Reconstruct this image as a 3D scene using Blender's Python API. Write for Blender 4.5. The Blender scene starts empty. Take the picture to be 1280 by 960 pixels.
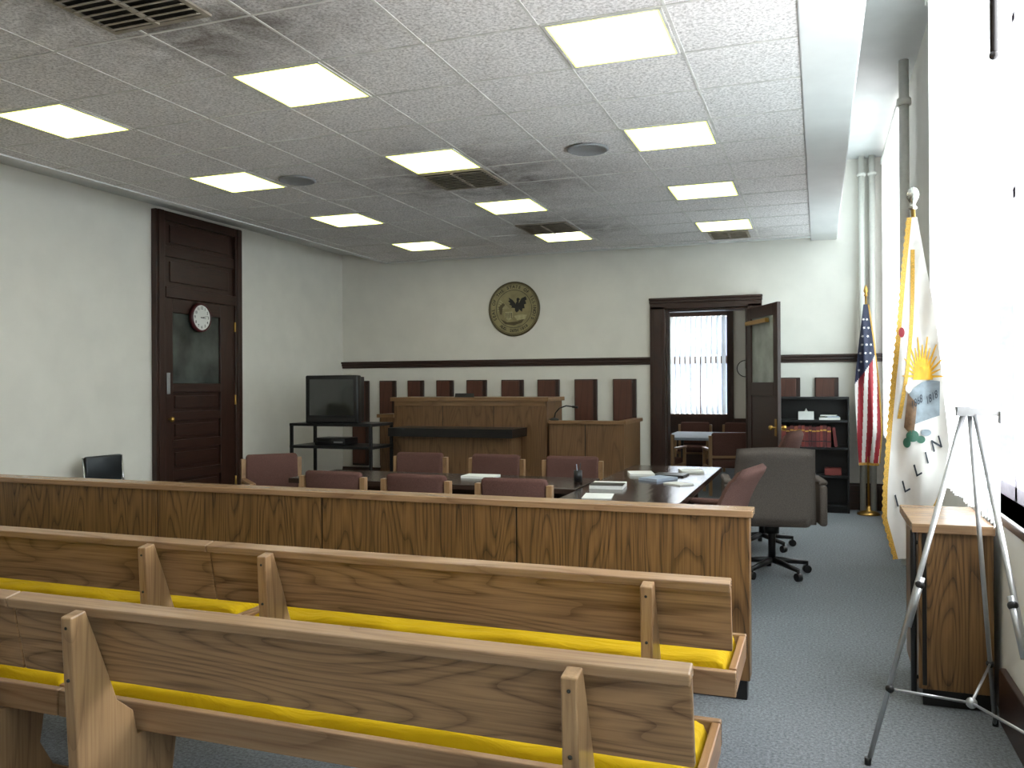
import bpy, bmesh, math, random
from mathutils import Vector, Matrix, Euler
random.seed(7)
scene=bpy.context.scene
pi=math.pi

# ---------------------------------------------------------------- helpers
def lin(c):
    out=[]
    for v in c:
        v=v/255.0
        out.append(v/12.92 if v<=0.04045 else ((v+0.055)/1.055)**2.4)
    return (out[0],out[1],out[2],1.0)

def new_mat(name):
    m=bpy.data.materials.new(name); m.use_nodes=True
    nt=m.node_tree; b=nt.nodes.get("Principled BSDF")
    return m,nt,b

def plain(name,col,rough=0.6,metal=0.0,var=0.06,scale=30,bump=0.0,spec=0.5):
    m,nt,b=new_mat(name)
    tc=nt.nodes.new("ShaderNodeTexCoord"); no=nt.nodes.new("ShaderNodeTexNoise")
    no.inputs["Scale"].default_value=scale; no.inputs["Detail"].default_value=4
    nt.links.new(tc.outputs["Object"],no.inputs["Vector"])
    r=nt.nodes.new("ShaderNodeValToRGB")
    c=lin(col)
    r.color_ramp.elements[0].position=0.3; r.color_ramp.elements[1].position=0.7
    r.color_ramp.elements[0].color=tuple(max(0,x*(1-var*2)) for x in c[:3])+(1,)
    r.color_ramp.elements[1].color=tuple(min(1,x*(1+var*2)) for x in c[:3])+(1,)
    nt.links.new(no.outputs["Fac"],r.inputs["Fac"]); nt.links.new(r.outputs["Color"],b.inputs["Base Color"])
    b.inputs["Roughness"].default_value=rough; b.inputs["Metallic"].default_value=metal
    b.inputs["Specular IOR Level"].default_value=spec
    if bump>0:
        bp=nt.nodes.new("ShaderNodeBump"); bp.inputs["Strength"].default_value=bump; bp.inputs["Distance"].default_value=0.01
        nt.links.new(no.outputs["Fac"],bp.inputs["Height"]); nt.links.new(bp.outputs["Normal"],b.inputs["Normal"])
    return m

def wood(name,light,dark,axis='X',rough=0.38,rings=11.0,seed=0.0,scale=1.0,amt=0.75):
    """oak: cathedral contour lines from stretched noise + fine pores; axis = direction of the grain"""
    m,nt,b=new_mat(name); N=nt.nodes; Lk=nt.links
    tc=N.new("ShaderNodeTexCoord"); mp=N.new("ShaderNodeMapping")
    s={'X':(0.55,4.2,4.2),'Y':(4.2,0.55,4.2),'Z':(4.2,4.2,0.55)}[axis]
    mp.inputs["Scale"].default_value=tuple(v*scale for v in s)
    mp.inputs["Location"].default_value=(seed,seed*1.7,seed*0.6)
    Lk.new(tc.outputs["Object"],mp.inputs["Vector"])
    n1=N.new("ShaderNodeTexNoise"); n1.inputs["Scale"].default_value=1.0; n1.inputs["Detail"].default_value=1.5
    n1.inputs["Roughness"].default_value=0.4
    Lk.new(mp.outputs["Vector"],n1.inputs["Vector"])
    mu=N.new("ShaderNodeMath"); mu.operation='MULTIPLY'; mu.inputs[1].default_value=rings*1.6
    Lk.new(n1.outputs["Fac"],mu.inputs[0])
    fr=N.new("ShaderNodeMath"); fr.operation='FRACT'; Lk.new(mu.outputs[0],fr.inputs[0])
    r1=N.new("ShaderNodeValToRGB"); e=r1.color_ramp.elements
    e[0].position=0.0; e[0].color=(1,1,1,1); e[1].position=1.0; e[1].color=(.55,.55,.55,1)
    x=r1.color_ramp.elements.new(0.22); x.color=(0.12,0.12,0.12,1)
    x=r1.color_ramp.elements.new(0.6); x.color=(0.0,0.0,0.0,1)
    Lk.new(fr.outputs[0],r1.inputs["Fac"])
    mp2=N.new("ShaderNodeMapping")
    s2={'X':(3,110,110),'Y':(110,3,110),'Z':(110,110,3)}[axis]; mp2.inputs["Scale"].default_value=s2
    Lk.new(tc.outputs["Object"],mp2.inputs["Vector"])
    n2=N.new("ShaderNodeTexNoise"); n2.inputs["Scale"].default_value=1.0; n2.inputs["Detail"].default_value=3
    Lk.new(mp2.outputs["Vector"],n2.inputs["Vector"])
    r2=N.new("ShaderNodeValToRGB"); r2.color_ramp.elements[0].position=0.42; r2.color_ramp.elements[1].position=0.68
    Lk.new(n2.outputs["Fac"],r2.inputs["Fac"])
    ad=N.new("ShaderNodeMath"); ad.operation='MULTIPLY_ADD'; ad.inputs[1].default_value=0.7
    Lk.new(r1.outputs["Color"],ad.inputs[0])
    m2=N.new("ShaderNodeMath"); m2.operation='MULTIPLY'; m2.inputs[1].default_value=0.45; Lk.new(r2.outputs["Color"],m2.inputs[0])
    Lk.new(m2.outputs[0],ad.inputs[2])
    m3=N.new("ShaderNodeMath"); m3.operation='MULTIPLY'; m3.inputs[1].default_value=amt; m3.use_clamp=True; Lk.new(ad.outputs[0],m3.inputs[0])
    mix=N.new("ShaderNodeMix"); mix.data_type='RGBA'
    mix.inputs[6].default_value=lin(light); mix.inputs[7].default_value=lin(dark)
    Lk.new(m3.outputs[0],mix.inputs[0])
    Lk.new(mix.outputs[2],b.inputs["Base Color"])
    b.inputs["Roughness"].default_value=rough
    bp=N.new("ShaderNodeBump"); bp.inputs["Strength"].default_value=0.08; bp.inputs["Distance"].default_value=0.004
    Lk.new(ad.outputs[0],bp.inputs["Height"]); Lk.new(bp.outputs["Normal"],b.inputs["Normal"])
    return m

# ---------------------------------------------------------------- mesh builder
class B:
    def __init__(self,name):
        self.name=name; self.bm=bmesh.new(); self.mats=[]
    def mi(self,mat):
        if mat not in self.mats: self.mats.append(mat)
        return self.mats.index(mat)
    def _setm(self,faces,mat,smooth=False):
        i=self.mi(mat)
        for f in faces: f.material_index=i; f.smooth=smooth
    def box(self,a,b_,mat,rot=None,pivot=None):
        """axis aligned box from min corner a to max corner b_"""
        c=(Vector(a)+Vector(b_))/2; s=Vector(b_)-Vector(a)
        M=Matrix.Translation(c)
        if rot:
            R=Euler(rot).to_matrix().to_4x4()
            p=Vector(pivot) if pivot else c
            M=Matrix.Translation(p)@R@Matrix.Translation(-p)@Matrix.Translation(c)
        M=M@Matrix.Diagonal((s.x,s.y,s.z,1))
        r=bmesh.ops.create_cube(self.bm,size=1.0,matrix=M)
        fs=set(f for v in r['verts'] for f in v.link_faces)
        self._setm(fs,mat); return r['verts']
    def rbox(self,a,b_,mat,r=0.03,rot=None,pivot=None,seg=4,fn=None):
        vs=self.box(a,b_,mat)
        es=list(set(e for v in vs for e in v.link_edges))
        res=bmesh.ops.bevel(self.bm,geom=es,offset=r,segments=seg,profile=0.5,affect='EDGES')
        allf=set(res['faces'])
        vv=set(v for f in allf for v in f.verts)
        fs=set(f for v in vv for f in v.link_faces)
        vv=set(v for f in fs for v in f.verts)
        self._setm(fs,mat,True)
        if fn:
            for v in vv: v.co=Vector(fn(v.co))
        if rot:
            p=Vector(pivot) if pivot else (Vector(a)+Vector(b_))/2
            R=Euler(rot).to_matrix()
            for v in vv: v.co=p+R@(v.co-p)
        return vv
    def cyl(self,p0,p1,r0,mat,r1=None,seg=16,smooth=True):
        p0=Vector(p0);p1=Vector(p1); d=p1-p0; L=d.length
        if r1 is None:r1=r0
        q=d.to_track_quat('Z','Y').to_matrix().to_4x4()
        M=Matrix.Translation((p0+p1)/2)@q
        r=bmesh.ops.create_cone(self.bm,cap_ends=True,segments=seg,radius1=max(r0,1e-4),radius2=max(r1,1e-4),depth=L,matrix=M)
        fs=set(f for v in r['verts'] for f in v.link_faces)
        self._setm(fs,mat,False)
        for f in fs:
            if len(f.verts)==4: f.smooth=smooth
        return r['verts']
    def tube(self,pts,r,mat,seg=10):
        for a,b_ in zip(pts[:-1],pts[1:]): self.cyl(a,b_,r,mat,seg=seg)
        for p in pts[1:-1]: self.ball(p,r,mat,8)
    def ball(self,c,r,mat,seg=14,sc=(1,1,1)):
        M=Matrix.Translation(c)@Matrix.Diagonal((sc[0],sc[1],sc[2],1))
        q=bmesh.ops.create_uvsphere(self.bm,u_segments=seg,v_segments=max(6,seg//2+1),radius=r,matrix=M)
        fs=set(f for v in q['verts'] for f in v.link_faces); self._setm(fs,mat,True)
    def lathe(self,prof,c,mat,seg=24,M=None):
        c=Vector(c); rings=[]
        for (r,z) in prof:
            ring=[]
            for i in range(seg):
                a=2*pi*i/seg; p=Vector((r*math.cos(a),r*math.sin(a),z))
                if M: p=M@p
                ring.append(self.bm.verts.new(c+p))
            rings.append(ring)
        fs=[]
        for a,b_ in zip(rings[:-1],rings[1:]):
            for i in range(seg):
                j=(i+1)%seg; fs.append(self.bm.faces.new((a[i],a[j],b_[j],b_[i])))
        fs.append(self.bm.faces.new(rings[0][::-1])); fs.append(self.bm.faces.new(rings[-1]))
        self._setm(fs,mat,True); fs[-1].smooth=False; fs[-2].smooth=False
    def prism(self,poly,axis,a,b_,mat,smooth=False):
        def P(p,t):
            if axis=='x': return (t,p[0],p[1])
            if axis=='y': return (p[0],t,p[1])
            return (p[0],p[1],t)
        A=[self.bm.verts.new(P(p,a)) for p in poly]; C=[self.bm.verts.new(P(p,b_)) for p in poly]
        fs=[self.bm.faces.new(A),self.bm.faces.new(C[::-1])]
        n=len(poly)
        for i in range(n):
            j=(i+1)%n; fs.append(self.bm.faces.new((A[j],A[i],C[i],C[j])))
        self._setm(fs,mat,smooth); bmesh.ops.recalc_face_normals(self.bm,faces=fs)
    def grid(self,fn,nu,nv,mat,smooth=True,matfn=None):
        V=[[self.bm.verts.new(fn(i/nu,j/nv)) for i in range(nu+1)] for j in range(nv+1)]
        for j in range(nv):
            for i in range(nu):
                f=self.bm.faces.new((V[j][i],V[j][i+1],V[j+1][i+1],V[j+1][i])); f.smooth=smooth
                mm=matfn((i+.5)/nu,(j+.5)/nv) if matfn else mat
                f.material_index=self.mi(mm)
    def face(self,pts,mat):
        f=self.bm.faces.new([self.bm.verts.new(p) for p in pts]); f.material_index=self.mi(mat)
        return f
    def text(self,s,size,fn,mat,bold=0.0,align='CENTER'):
        cu=bpy.data.curves.new("txt",'FONT'); cu.body=s; cu.size=size; cu.align_x=align; cu.align_y='CENTER'
        cu.resolution_u=3; cu.offset=bold
        ob=bpy.data.objects.new("txt",cu); scene.collection.objects.link(ob)
        dg=bpy.context.evaluated_depsgraph_get(); dg.update()
        me=bpy.data.meshes.new_from_object(ob.evaluated_get(dg))
        vs=[self.bm.verts.new(fn(v.co.x,v.co.y)) for v in me.vertices]
        i=self.mi(mat)
        for p in me.polygons:
            try:
                f=self.bm.faces.new([vs[k] for k in p.vertices]); f.material_index=i
            except ValueError: pass
        bpy.data.objects.remove(ob); bpy.data.curves.remove(cu); bpy.data.meshes.remove(me)
    def done(self,parent=None,loc=(0,0,0),rotz=0.0,bevel=0.0,name=None):
        me=bpy.data.meshes.new(self.name+"_mesh"); self.bm.to_mesh(me); self.bm.free()
        for m in self.mats: me.materials.append(m)
        ob=bpy.data.objects.new(self.name,me); scene.collection.objects.link(ob)
        ob.location=loc; ob.rotation_euler=(0,0,rotz)
        if parent: ob.parent=parent
        if bevel>0:
            md=ob.modifiers.new("bevel",'BEVEL'); md.width=bevel; md.segments=2; md.limit_method='ANGLE'; md.angle_limit=math.radians(50)
        return ob

def dup(ob,name,loc,rotz):
    o=bpy.data.objects.new(name,ob.data); scene.collection.objects.link(o)
    o.location=loc; o.rotation_euler=(0,0,rotz)
    for md in ob.modifiers:
        if md.type=='BEVEL':
            n=o.modifiers.new("bevel",'BEVEL'); n.width=md.width; n.segments=md.segments; n.limit_method='ANGLE'; n.angle_limit=md.angle_limit
    return o

# ---------------------------------------------------------------- materials
M_wall=plain("painted_plaster",(222,218,209),0.75,var=0.02,scale=3,bump=0.0)
M_plaster=plain("soffit_plaster",(206,206,204),0.7,var=0.02,scale=4)
M_dark=wood("dark_varnished_wood",(54,31,22),(30,16,11),'Z',0.35,8)
M_darkx=wood("dark_varnished_wood_horizontal",(54,31,22),(30,16,11),'X',0.35,8)
M_darky=wood("dark_varnished_wood_deep",(54,31,22),(30,16,11),'Y',0.35,8)
M_panel=wood("stained_wall_panel",(92,54,40),(60,33,23),'Z',0.45,6)
M_oakbar=wood("oak_plywood_bar",(132,98,60),(52,33,18),'Z',0.36,15,5.1,amt=1.0)
M_oakx=wood("oak_bench",(164,128,92),(96,68,44),'X',0.30,15,1.3,amt=1.0)
M_oakend=wood("oak_bench_upright",(164,130,94),(112,82,56),'Z',0.3,7,0.3,amt=0.85)
M_oakrail=wood("oak_rail",(162,130,98),(112,82,60),'X',0.27,5,4.0,amt=0.7)
M_oaky=wood("oak_rail_deep",(160,122,84),(108,78,52),'Y',0.3,4,4.0,amt=0.6)
M_oakjudge=wood("oak_judge_bench",(126,93,62),(72,48,30),'Z',0.38,12,7.7)
M_jrail=wood("oak_judge_rail",(142,108,74),(98,68,44),'X',0.32,5,3.7)
M_table=wood("walnut_laminate",(60,47,41),(42,32,27),'X',0.20,6,2.0,amt=0.6)
M_tabley=wood("walnut_laminate_deep",(60,47,41),(42,32,27),'Y',0.14,6,2.0,amt=0.6)
M_black=plain("black_laminate",(22,20,20),0.35,var=0.1)
M_blackmetal=plain("black_metal",(26,26,28),0.4,0.2,var=0.05)
M_blackplastic=plain("black_plastic",(20,20,22),0.35,var=0.05)
M_white=plain("white_paint",(216,214,206),0.5,var=0.02)
M_paper=plain("paper",(225,225,220),0.8,var=0.01)
M_maroon=plain("maroon_fabric",(96,69,63),0.95,var=0.16,scale=220,bump=0.2,spec=0.1)
M_taupe=plain("taupe_fabric",(98,90,85),0.95,var=0.12,scale=200,bump=0.2,spec=0.1)
M_mauve=plain("mauve_fabric",(114,85,79),0.95,var=0.12,scale=200,bump=0.2,spec=0.1)
M_vinyl=plain("black_vinyl",(26,30,34),0.35,var=0.05)
M_alu=plain("brushed_aluminium",(170,172,174),0.34,0.7,var=0.03)
M_chrome=plain("steel",(190,190,190),0.25,1.0,var=0.02)
M_gold=plain("gold_fringe",(190,146,60),0.6,0.1,var=0.2,scale=160)
M_brass=plain("brass",(190,150,80),0.3,0.9,var=0.03)
M_silver=plain("finial_metal",(200,198,190),0.25,0.9,var=0.03)
M_speaker=plain("speaker_grille",(136,136,138),0.6,0.0,var=0.25,scale=300)
M_vent=plain("vent_metal",(142,132,118),0.6,0.1,var=0.15,scale=12)
M_ventdark=plain("vent_dark",(46,40,36),0.9,var=0.2)
M_tbar=plain("ceiling_tbar",(202,199,194),0.6,var=0.1,scale=6)

# yellow cushion fabric with wrinkles
M_yellow,nt,b=new_mat("yellow_cushion_fabric")
tc=nt.nodes.new("ShaderNodeTexCoord"); no=nt.nodes.new("ShaderNodeTexNoise"); no.inputs["Scale"].default_value=4; no.inputs["Detail"].default_value=5; no.inputs["Distortion"].default_value=1.0
mp=nt.nodes.new("ShaderNodeMapping"); mp.inputs["Scale"].default_value=(1,3,1)
nt.links.new(tc.outputs["Object"],mp.inputs["Vector"]); nt.links.new(mp.outputs["Vector"],no.inputs["Vector"])
r=nt.nodes.new("ShaderNodeValToRGB"); r.color_ramp.elements[0].color=lin((172,138,0)); r.color_ramp.elements[1].color=lin((202,168,6))
nt.links.new(no.outputs["Fac"],r.inputs["Fac"]); nt.links.new(r.outputs["Color"],b.inputs["Base Color"]); b.inputs["Roughness"].default_value=0.85; b.inputs["Specular IOR Level"].default_value=0.2
bp=nt.nodes.new("ShaderNodeBump"); bp.inputs["Strength"].default_value=0.7; bp.inputs["Distance"].default_value=0.03
nt.links.new(no.outputs["Fac"],bp.inputs["Height"]); nt.links.new(bp.outputs["Normal"],b.inputs["Normal"])

# carpet
M_carpet,nt,b=new_mat("blue_grey_carpet")
tc=nt.nodes.new("ShaderNodeTexCoord")
n1=nt.nodes.new("ShaderNodeTexNoise"); n1.inputs["Scale"].default_value=70; n1.inputs["Detail"].default_value=4; n1.inputs["Roughness"].default_value=0.8
n2=nt.nodes.new("ShaderNodeTexNoise"); n2.inputs["Scale"].default_value=1.6; n2.inputs["Detail"].default_value=3
for n in (n1,n2): nt.links.new(tc.outputs["Object"],n.inputs["Vector"])
r=nt.nodes.new("ShaderNodeValToRGB"); r.color_ramp.elements[0].position=0.33; r.color_ramp.elements[1].position=0.67
r.color_ramp.elements[0].color=lin((94,98,101)); r.color_ramp.elements[1].color=lin((152,157,162))
nt.links.new(n1.outputs["Fac"],r.inputs["Fac"])
r2=nt.nodes.new("ShaderNodeValToRGB"); r2.color_ramp.elements[0].color=(.82,.82,.82,1); r2.color_ramp.elements[1].color=(1,1,1,1)
nt.links.new(n2.outputs["Fac"],r2.inputs["Fac"])
mx=nt.nodes.new("ShaderNodeMix"); mx.data_type='RGBA'; mx.blend_type='MULTIPLY'; mx.inputs[0].default_value=1.0
nt.links.new(r.outputs["Color"],mx.inputs[6]); nt.links.new(r2.outputs["Color"],mx.inputs[7])
nt.links.new(mx.outputs[2],b.inputs["Base Color"]); b.inputs["Roughness"].default_value=0.95; b.inputs["Specular IOR Level"].default_value=0.1
bp=nt.nodes.new("ShaderNodeBump"); bp.inputs["Strength"].default_value=0.4; bp.inputs["Distance"].default_value=0.01
nt.links.new(n1.outputs["Fac"],bp.inputs["Height"]); nt.links.new(bp.outputs["Normal"],b.inputs["Normal"])

# ---------------------------------------------------------------- room numbers
XL=-6.87; XR=0.80; YB=11.23; YF=-2.2; ZC=3.37; ZU=3.57; ZH=4.34
LX=[-1.001,-2.907,-4.813]; LY=[4.319,6.148,7.977,9.806]; TX=0.6353; TY=0.6097
SX0,SX1,SY1=-5.95,-0.09,10.95
vents=[(-3.05,3.02),(-2.907,6.757),(-2.907,9.196),(-1.001,10.42)]

# ceiling tile material: fissured mineral tile + soot around the air vents
M_tile,nt,b=new_mat("mineral_fibre_ceiling_tile"); N=nt.nodes; Lk=nt.links
tc=N.new("ShaderNodeTexCoord")
n1=N.new("ShaderNodeTexNoise"); n1.inputs["Scale"].default_value=60; n1.inputs["Detail"].default_value=5; n1.inputs["Roughness"].default_value=0.75
n2=N.new("ShaderNodeTexNoise"); n2.inputs["Scale"].default_value=2.8; n2.inputs["Detail"].default_value=7; n2.inputs["Roughness"].default_value=.62; n2.inputs["Distortion"].default_value=.6
for n in (n1,n2): Lk.new(tc.outputs["Object"],n.inputs["Vector"])
r=N.new("ShaderNodeValToRGB"); r.color_ramp.elements[0].position=0.34; r.color_ramp.elements[1].position=0.58
r.color_ramp.elements[0].color=lin((166,161,159)); r.color_ramp.elements[1].color=lin((238,234,233))
Lk.new(n1.outputs["Fac"],r.inputs["Fac"])
prev=None
for (vx,vy),rad,am in zip(vents,(1.6,1.6,1.3,0.6),(1.1,1.2,1.0,0.6)):
    d=N.new("ShaderNodeVectorMath"); d.operation='DISTANCE'; d.inputs[1].default_value=(vx+0.1,vy+0.05,ZC)
    Lk.new(tc.outputs["Object"],d.inputs[0])
    mr=N.new("ShaderNodeMapRange"); mr.inputs["From Min"].default_value=0.15; mr.inputs["From Max"].default_value=rad
    mr.inputs["To Min"].default_value=am; mr.inputs["To Max"].default_value=0.0
    Lk.new(d.outputs["Value"],mr.inputs["Value"])
    if prev is None: prev=mr.outputs[0]
    else:
        a=N.new("ShaderNodeMath"); a.operation='MAXIMUM'; Lk.new(prev,a.inputs[0]); Lk.new(mr.outputs[0],a.inputs[1]); prev=a.outputs[0]
rn=N.new("ShaderNodeValToRGB"); rn.color_ramp.elements[0].position=0.32; rn.color_ramp.elements[1].position=0.70
Lk.new(n2.outputs["Fac"],rn.inputs["Fac"])
pw=N.new("ShaderNodeMath"); pw.operation='POWER'; pw.inputs[1].default_value=1.5; Lk.new(prev,pw.inputs[0])
a=N.new("ShaderNodeMath"); a.operation='MULTIPLY_ADD'; a.inputs[1].default_value=0.85; a.inputs[2].default_value=0.12
Lk.new(rn.outputs["Color"],a.inputs[0])
q=N.new("ShaderNodeMath"); q.operation='MULTIPLY'; q.use_clamp=True; Lk.new(a.outputs[0],q.inputs[0]); Lk.new(pw.outputs[0],q.inputs[1])
gl=N.new("ShaderNodeMath"); gl.operation='MULTIPLY_ADD'; gl.inputs[1].default_value=0.07; Lk.new(rn.outputs["Color"],gl.inputs[0]); Lk.new(q.outputs[0],gl.inputs[2]); gl.use_clamp=True
mx=N.new("ShaderNodeMix"); mx.data_type='RGBA'; mx.inputs[7].default_value=lin((80,70,62))
Lk.new(gl.outputs[0],mx.inputs[0]); Lk.new(r.outputs["Color"],mx.inputs[6]); Lk.new(mx.outputs[2],b.inputs["Base Color"])
b.inputs["Roughness"].default_value=0.95; b.inputs["Specular IOR Level"].default_value=0.1
bp=N.new("ShaderNodeBump"); bp.inputs["Strength"].default_value=0.3; bp.inputs["Distance"].default_value=0.01
Lk.new(n1.outputs["Fac"],bp.inputs["Height"]); Lk.new(bp.outputs["Normal"],b.inputs["Normal"])

# fluorescent diffuser
M_diff=bpy.data.materials.new("fluorescent_diffuser"); M_diff.use_nodes=True; nt=M_diff.node_tree; nt.nodes.clear()
o=nt.nodes.new("ShaderNodeOutputMaterial"); em=nt.nodes.new("ShaderNodeEmission"); nt.links.new(em.outputs[0],o.inputs[0])
tc=nt.nodes.new("ShaderNodeTexCoord"); se=nt.nodes.new("ShaderNodeSeparateXYZ"); nt.links.new(tc.outputs["Object"],se.inputs[0])
ab=[]
for i in (0,1):
    m_=nt.nodes.new("ShaderNodeMath"); m_.operation='ABSOLUTE'; nt.links.new(se.outputs[i],m_.inputs[0]); ab.append(m_)
mm=nt.nodes.new("ShaderNodeMath"); mm.operation='MAXIMUM'; nt.links.new(ab[0].outputs[0],mm.inputs[0]); nt.links.new(ab[1].outputs[0],mm.inputs[1])
rr=nt.nodes.new("ShaderNodeMapRange"); rr.inputs["From Min"].default_value=0.20; rr.inputs["From Max"].default_value=0.285
nt.links.new(mm.outputs[0],rr.inputs["Value"])
cr=nt.nodes.new("ShaderNodeValToRGB"); cr.color_ramp.elements[0].color=(1.0,.99,0.95,1); cr.color_ramp.elements[1].color=(0.56,0.60,0.06,1)  # yellow-green rim imitates bloom, put into the emission colour
nt.links.new(rr.outputs[0],cr.inputs["Fac"]); nt.links.new(cr.outputs["Color"],em.inputs["Color"]); em.inputs["Strength"].default_value=6.8

# blind slats
def slatmat(name,fac,tcol):
    m,nt,b=new_mat(name)
    for n in list(nt.nodes): nt.nodes.remove(n)
    o=nt.nodes.new("ShaderNodeOutputMaterial"); df=nt.nodes.new("ShaderNodeBsdfDiffuse"); tr=nt.nodes.new("ShaderNodeBsdfTranslucent"); ms=nt.nodes.new("ShaderNodeMixShader")
    df.inputs[0].default_value=(.8,.83,.83,1); tr.inputs[0].default_value=tcol; ms.inputs[0].default_value=fac
    nt.links.new(df.outputs[0],ms.inputs[1]); nt.links.new(tr.outputs[0],ms.inputs[2]); nt.links.new(ms.outputs[0],o.inputs[0])
    return m
M_slat=slatmat("vertical_blind_vinyl",.42,(.74,.84,.85,1))
M_slat2=slatmat("vertical_blind_fabric",.11,(.72,.82,.9,1))

M_glass=plain("frosted_door_glass",(70,74,70),0.12,var=0.25,scale=3)
M_pane=plain("door_leaf_glass",(150,158,150),0.10,var=0.15,scale=3)

# ---------------------------------------------------------------- room shell
o=B("floor"); o.box((XL-.2,YF-.2,-.1),(XR+.4,YB+.2,0),M_carpet); o.box((-5.2,YB+.2,-.1),(0.9,16.9,0),M_carpet); o.done()
DX0,DX1,DZ=-1.92,-0.86,2.56
o=B("wall_back"); o.box((XL-.2,YB,0),(DX0,YB+.2,ZH+.1),M_wall); o.box((DX1,YB,0),(XR+.25,YB+.2,ZH+.1),M_wall); o.box((DX0,YB,DZ),(DX1,YB+.2,ZH+.1),M_wall); o.done()
o=B("wall_left"); o.box((XL-.2,YF-.2,0),(XL,YB,ZH+.1),M_wall); o.done()
o=B("wall_front"); o.box((XL,YF-.2,0),(XR,YF,ZH+.1),M_wall); o.done()
wins=[(3.35,6.45),(8.75,10.95),(-0.6,2.2)]  # last window is unseen, added to let in more daylight
blindr=[(4.10,6.45),(8.75,10.95),(-0.6,2.2)]
wz0,wz1=0.95,4.2
o=B("wall_right")
ys=[YF-.2]+[v for w in sorted(wins) for v in w]+[YB]
for i in range(0,len(ys),2): o.box((XR,ys[i],0),(XR+.25,ys[i+1],ZH+.1),M_wall)
for w in wins:
    o.box((XR,w[0],0),(XR+.25,w[1],wz0),M_wall); o.box((XR,w[0],wz1),(XR+.25,w[1],ZH+.1),M_wall)
o.done()
o=B("ceiling")
o.box((SX0,YF,ZC),(SX1,SY1,ZC+.05),M_tile)
o.box((XL-.2,YF-.2,ZU),(0.0,YB+.2,ZU+.1),M_plaster)
o.box((0.0,YF-.2,ZH),(XR+.25,YB+.2,ZH+.1),M_plaster)
o.done()
o=B("ceiling_beam"); o.box((SX1,YF,ZC-.01),(.22,YB,ZH),M_plaster); o.done(bevel=.01)
o=B("trim_ceiling_edge")
o.box((SX0-.05,YF,ZC-.012),(SX0+.03,SY1+.03,ZU),M_plaster); o.box((SX0-.05,SY1-.03,ZC-.012),(SX1,SY1+.04,ZU),M_plaster); o.done()
o=B("ceiling_grid_tbars")
xs=[LX[0]+TX/2-k*TX for k in range(-1,9)]
for x in xs:
    if SX0<x<SX1: o.box((x-.007,YF,ZC-.003),(x+.007,SY1,ZC+.001),M_tbar)
ysg=[LY[0]-TY/2+k*TY for k in range(-11,12)]
for y in ysg:
    if YF<y<SY1: o.box((SX0,y-.007,ZC-.004),(SX1,y+.007,ZC+.001),M_tbar)
o.done()
base=None
for yy in LY+[LY[0]-3*TY,LY[0]-6*TY]:
    for xx in LX:
        if base is None:
            q=B("ceiling_light"); q.box((-.285,-.285,-.006),(.285,.285,0),M_diff)
            for s in (-1,1):
                q.box((s*.293-.008,-.301,-.007),(s*.293+.008,.301,0),M_tbar); q.box((-.301,s*.293-.008,-.007),(.301,s*.293+.008,0),M_tbar)
            base=q.done(loc=(xx,yy,ZC-.001))
        else: dup(base,"ceiling_light",(xx,yy,ZC-.001),0)
for i,(vx,vy) in enumerate(vents):
    q=B("air_vent"); s=.27 if i<3 else .2
    q.box((-s-.03,-s-.03,-.012),(s+.03,-s,0),M_vent); q.box((-s-.03,s,-.012),(s+.03,s+.03,0),M_vent)
    q.box((-s-.03,-s,-.012),(-s,s,0),M_vent); q.box((s,-s,-.012),(s+.03,s,0),M_vent)
    q.box((-s,-s,-.004),(s,s,0),M_ventdark)
    n=10
    for k in range(n):
        t=-s+(k+.5)*2*s/n
        q.box((-s,t-.017,-.018),(s,t+.017,-.014),M_vent,rot=(.35,0,0))
    q.box((-.012,-s,-.022),(.012,s,-.010),M_vent)
    q.done(loc=(vx,vy,ZC-.006))
for (sx,sy) in ((-1.65,6.23),(-4.27,6.25)):
    q=B("ceiling_speaker"); q.lathe([(.16,0),(.16,-.008),(.145,-.016),(.14,-.012),(.0001,-.014)][::-1],(0,0,0),M_speaker,32); q.done(loc=(sx,sy,ZC-.006))

# back wall trim
o=B("trim_chair_rail_back")
for a,b_ in ((XL,-2.12),(-.68,XR)):
    o.box((a,YB-.035,1.86),(b_,YB,1.90),M_darkx); o.box((a,YB-.055,1.90),(b_,YB,1.93),M_darkx); o.box((a,YB-.02,1.83),(b_,YB,1.86),M_darkx)
o.done(bevel=.006)
o=B("baseboard_back")
for a,b_ in ((XL,-2.12),(-.68,XR)): o.box((a,YB-.03,0),(b_,YB,.30),M_darkx); o.box((a,YB-.02,.30),(b_,YB,.33),M_darkx)
o.done(bevel=.005)
o=B("baseboard_left"); o.box((XL,YF,0),(XL+.03,7.28,.25),M_darky); o.box((XL,8.76,0),(XL+.03,YB-.03,.25),M_darky); o.done(bevel=.005)
o=B("baseboard_right"); o.box((XR-.03,5.1,0),(XR,YB-.03,.25),M_darky); o.box((XR-.03,YF,0),(XR,4.4,.25),M_darky); o.done(bevel=.005)
pan=[(-6.68,-6.40),(-6.21,-5.94),(-5.74,-5.48),(-5.27,-5.00),(-4.79,-4.48),(-4.25,-3.92),(-3.71,-3.39),(-3.17,-2.85),(-2.63,-2.31),(-.49,-.22),(-.05,.23)]
for a,b_ in pan:
    q=B("wall_panel"); w=(b_-a)/2; c=(a+b_)/2
    q.box((-w,-.05,.36),(w,0,1.64),M_dark); q.box((-w+.012,-.066,.39),(w-.05,-.05,1.625),M_panel)
    q.done(loc=(c,YB,0),bevel=.008)

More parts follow.
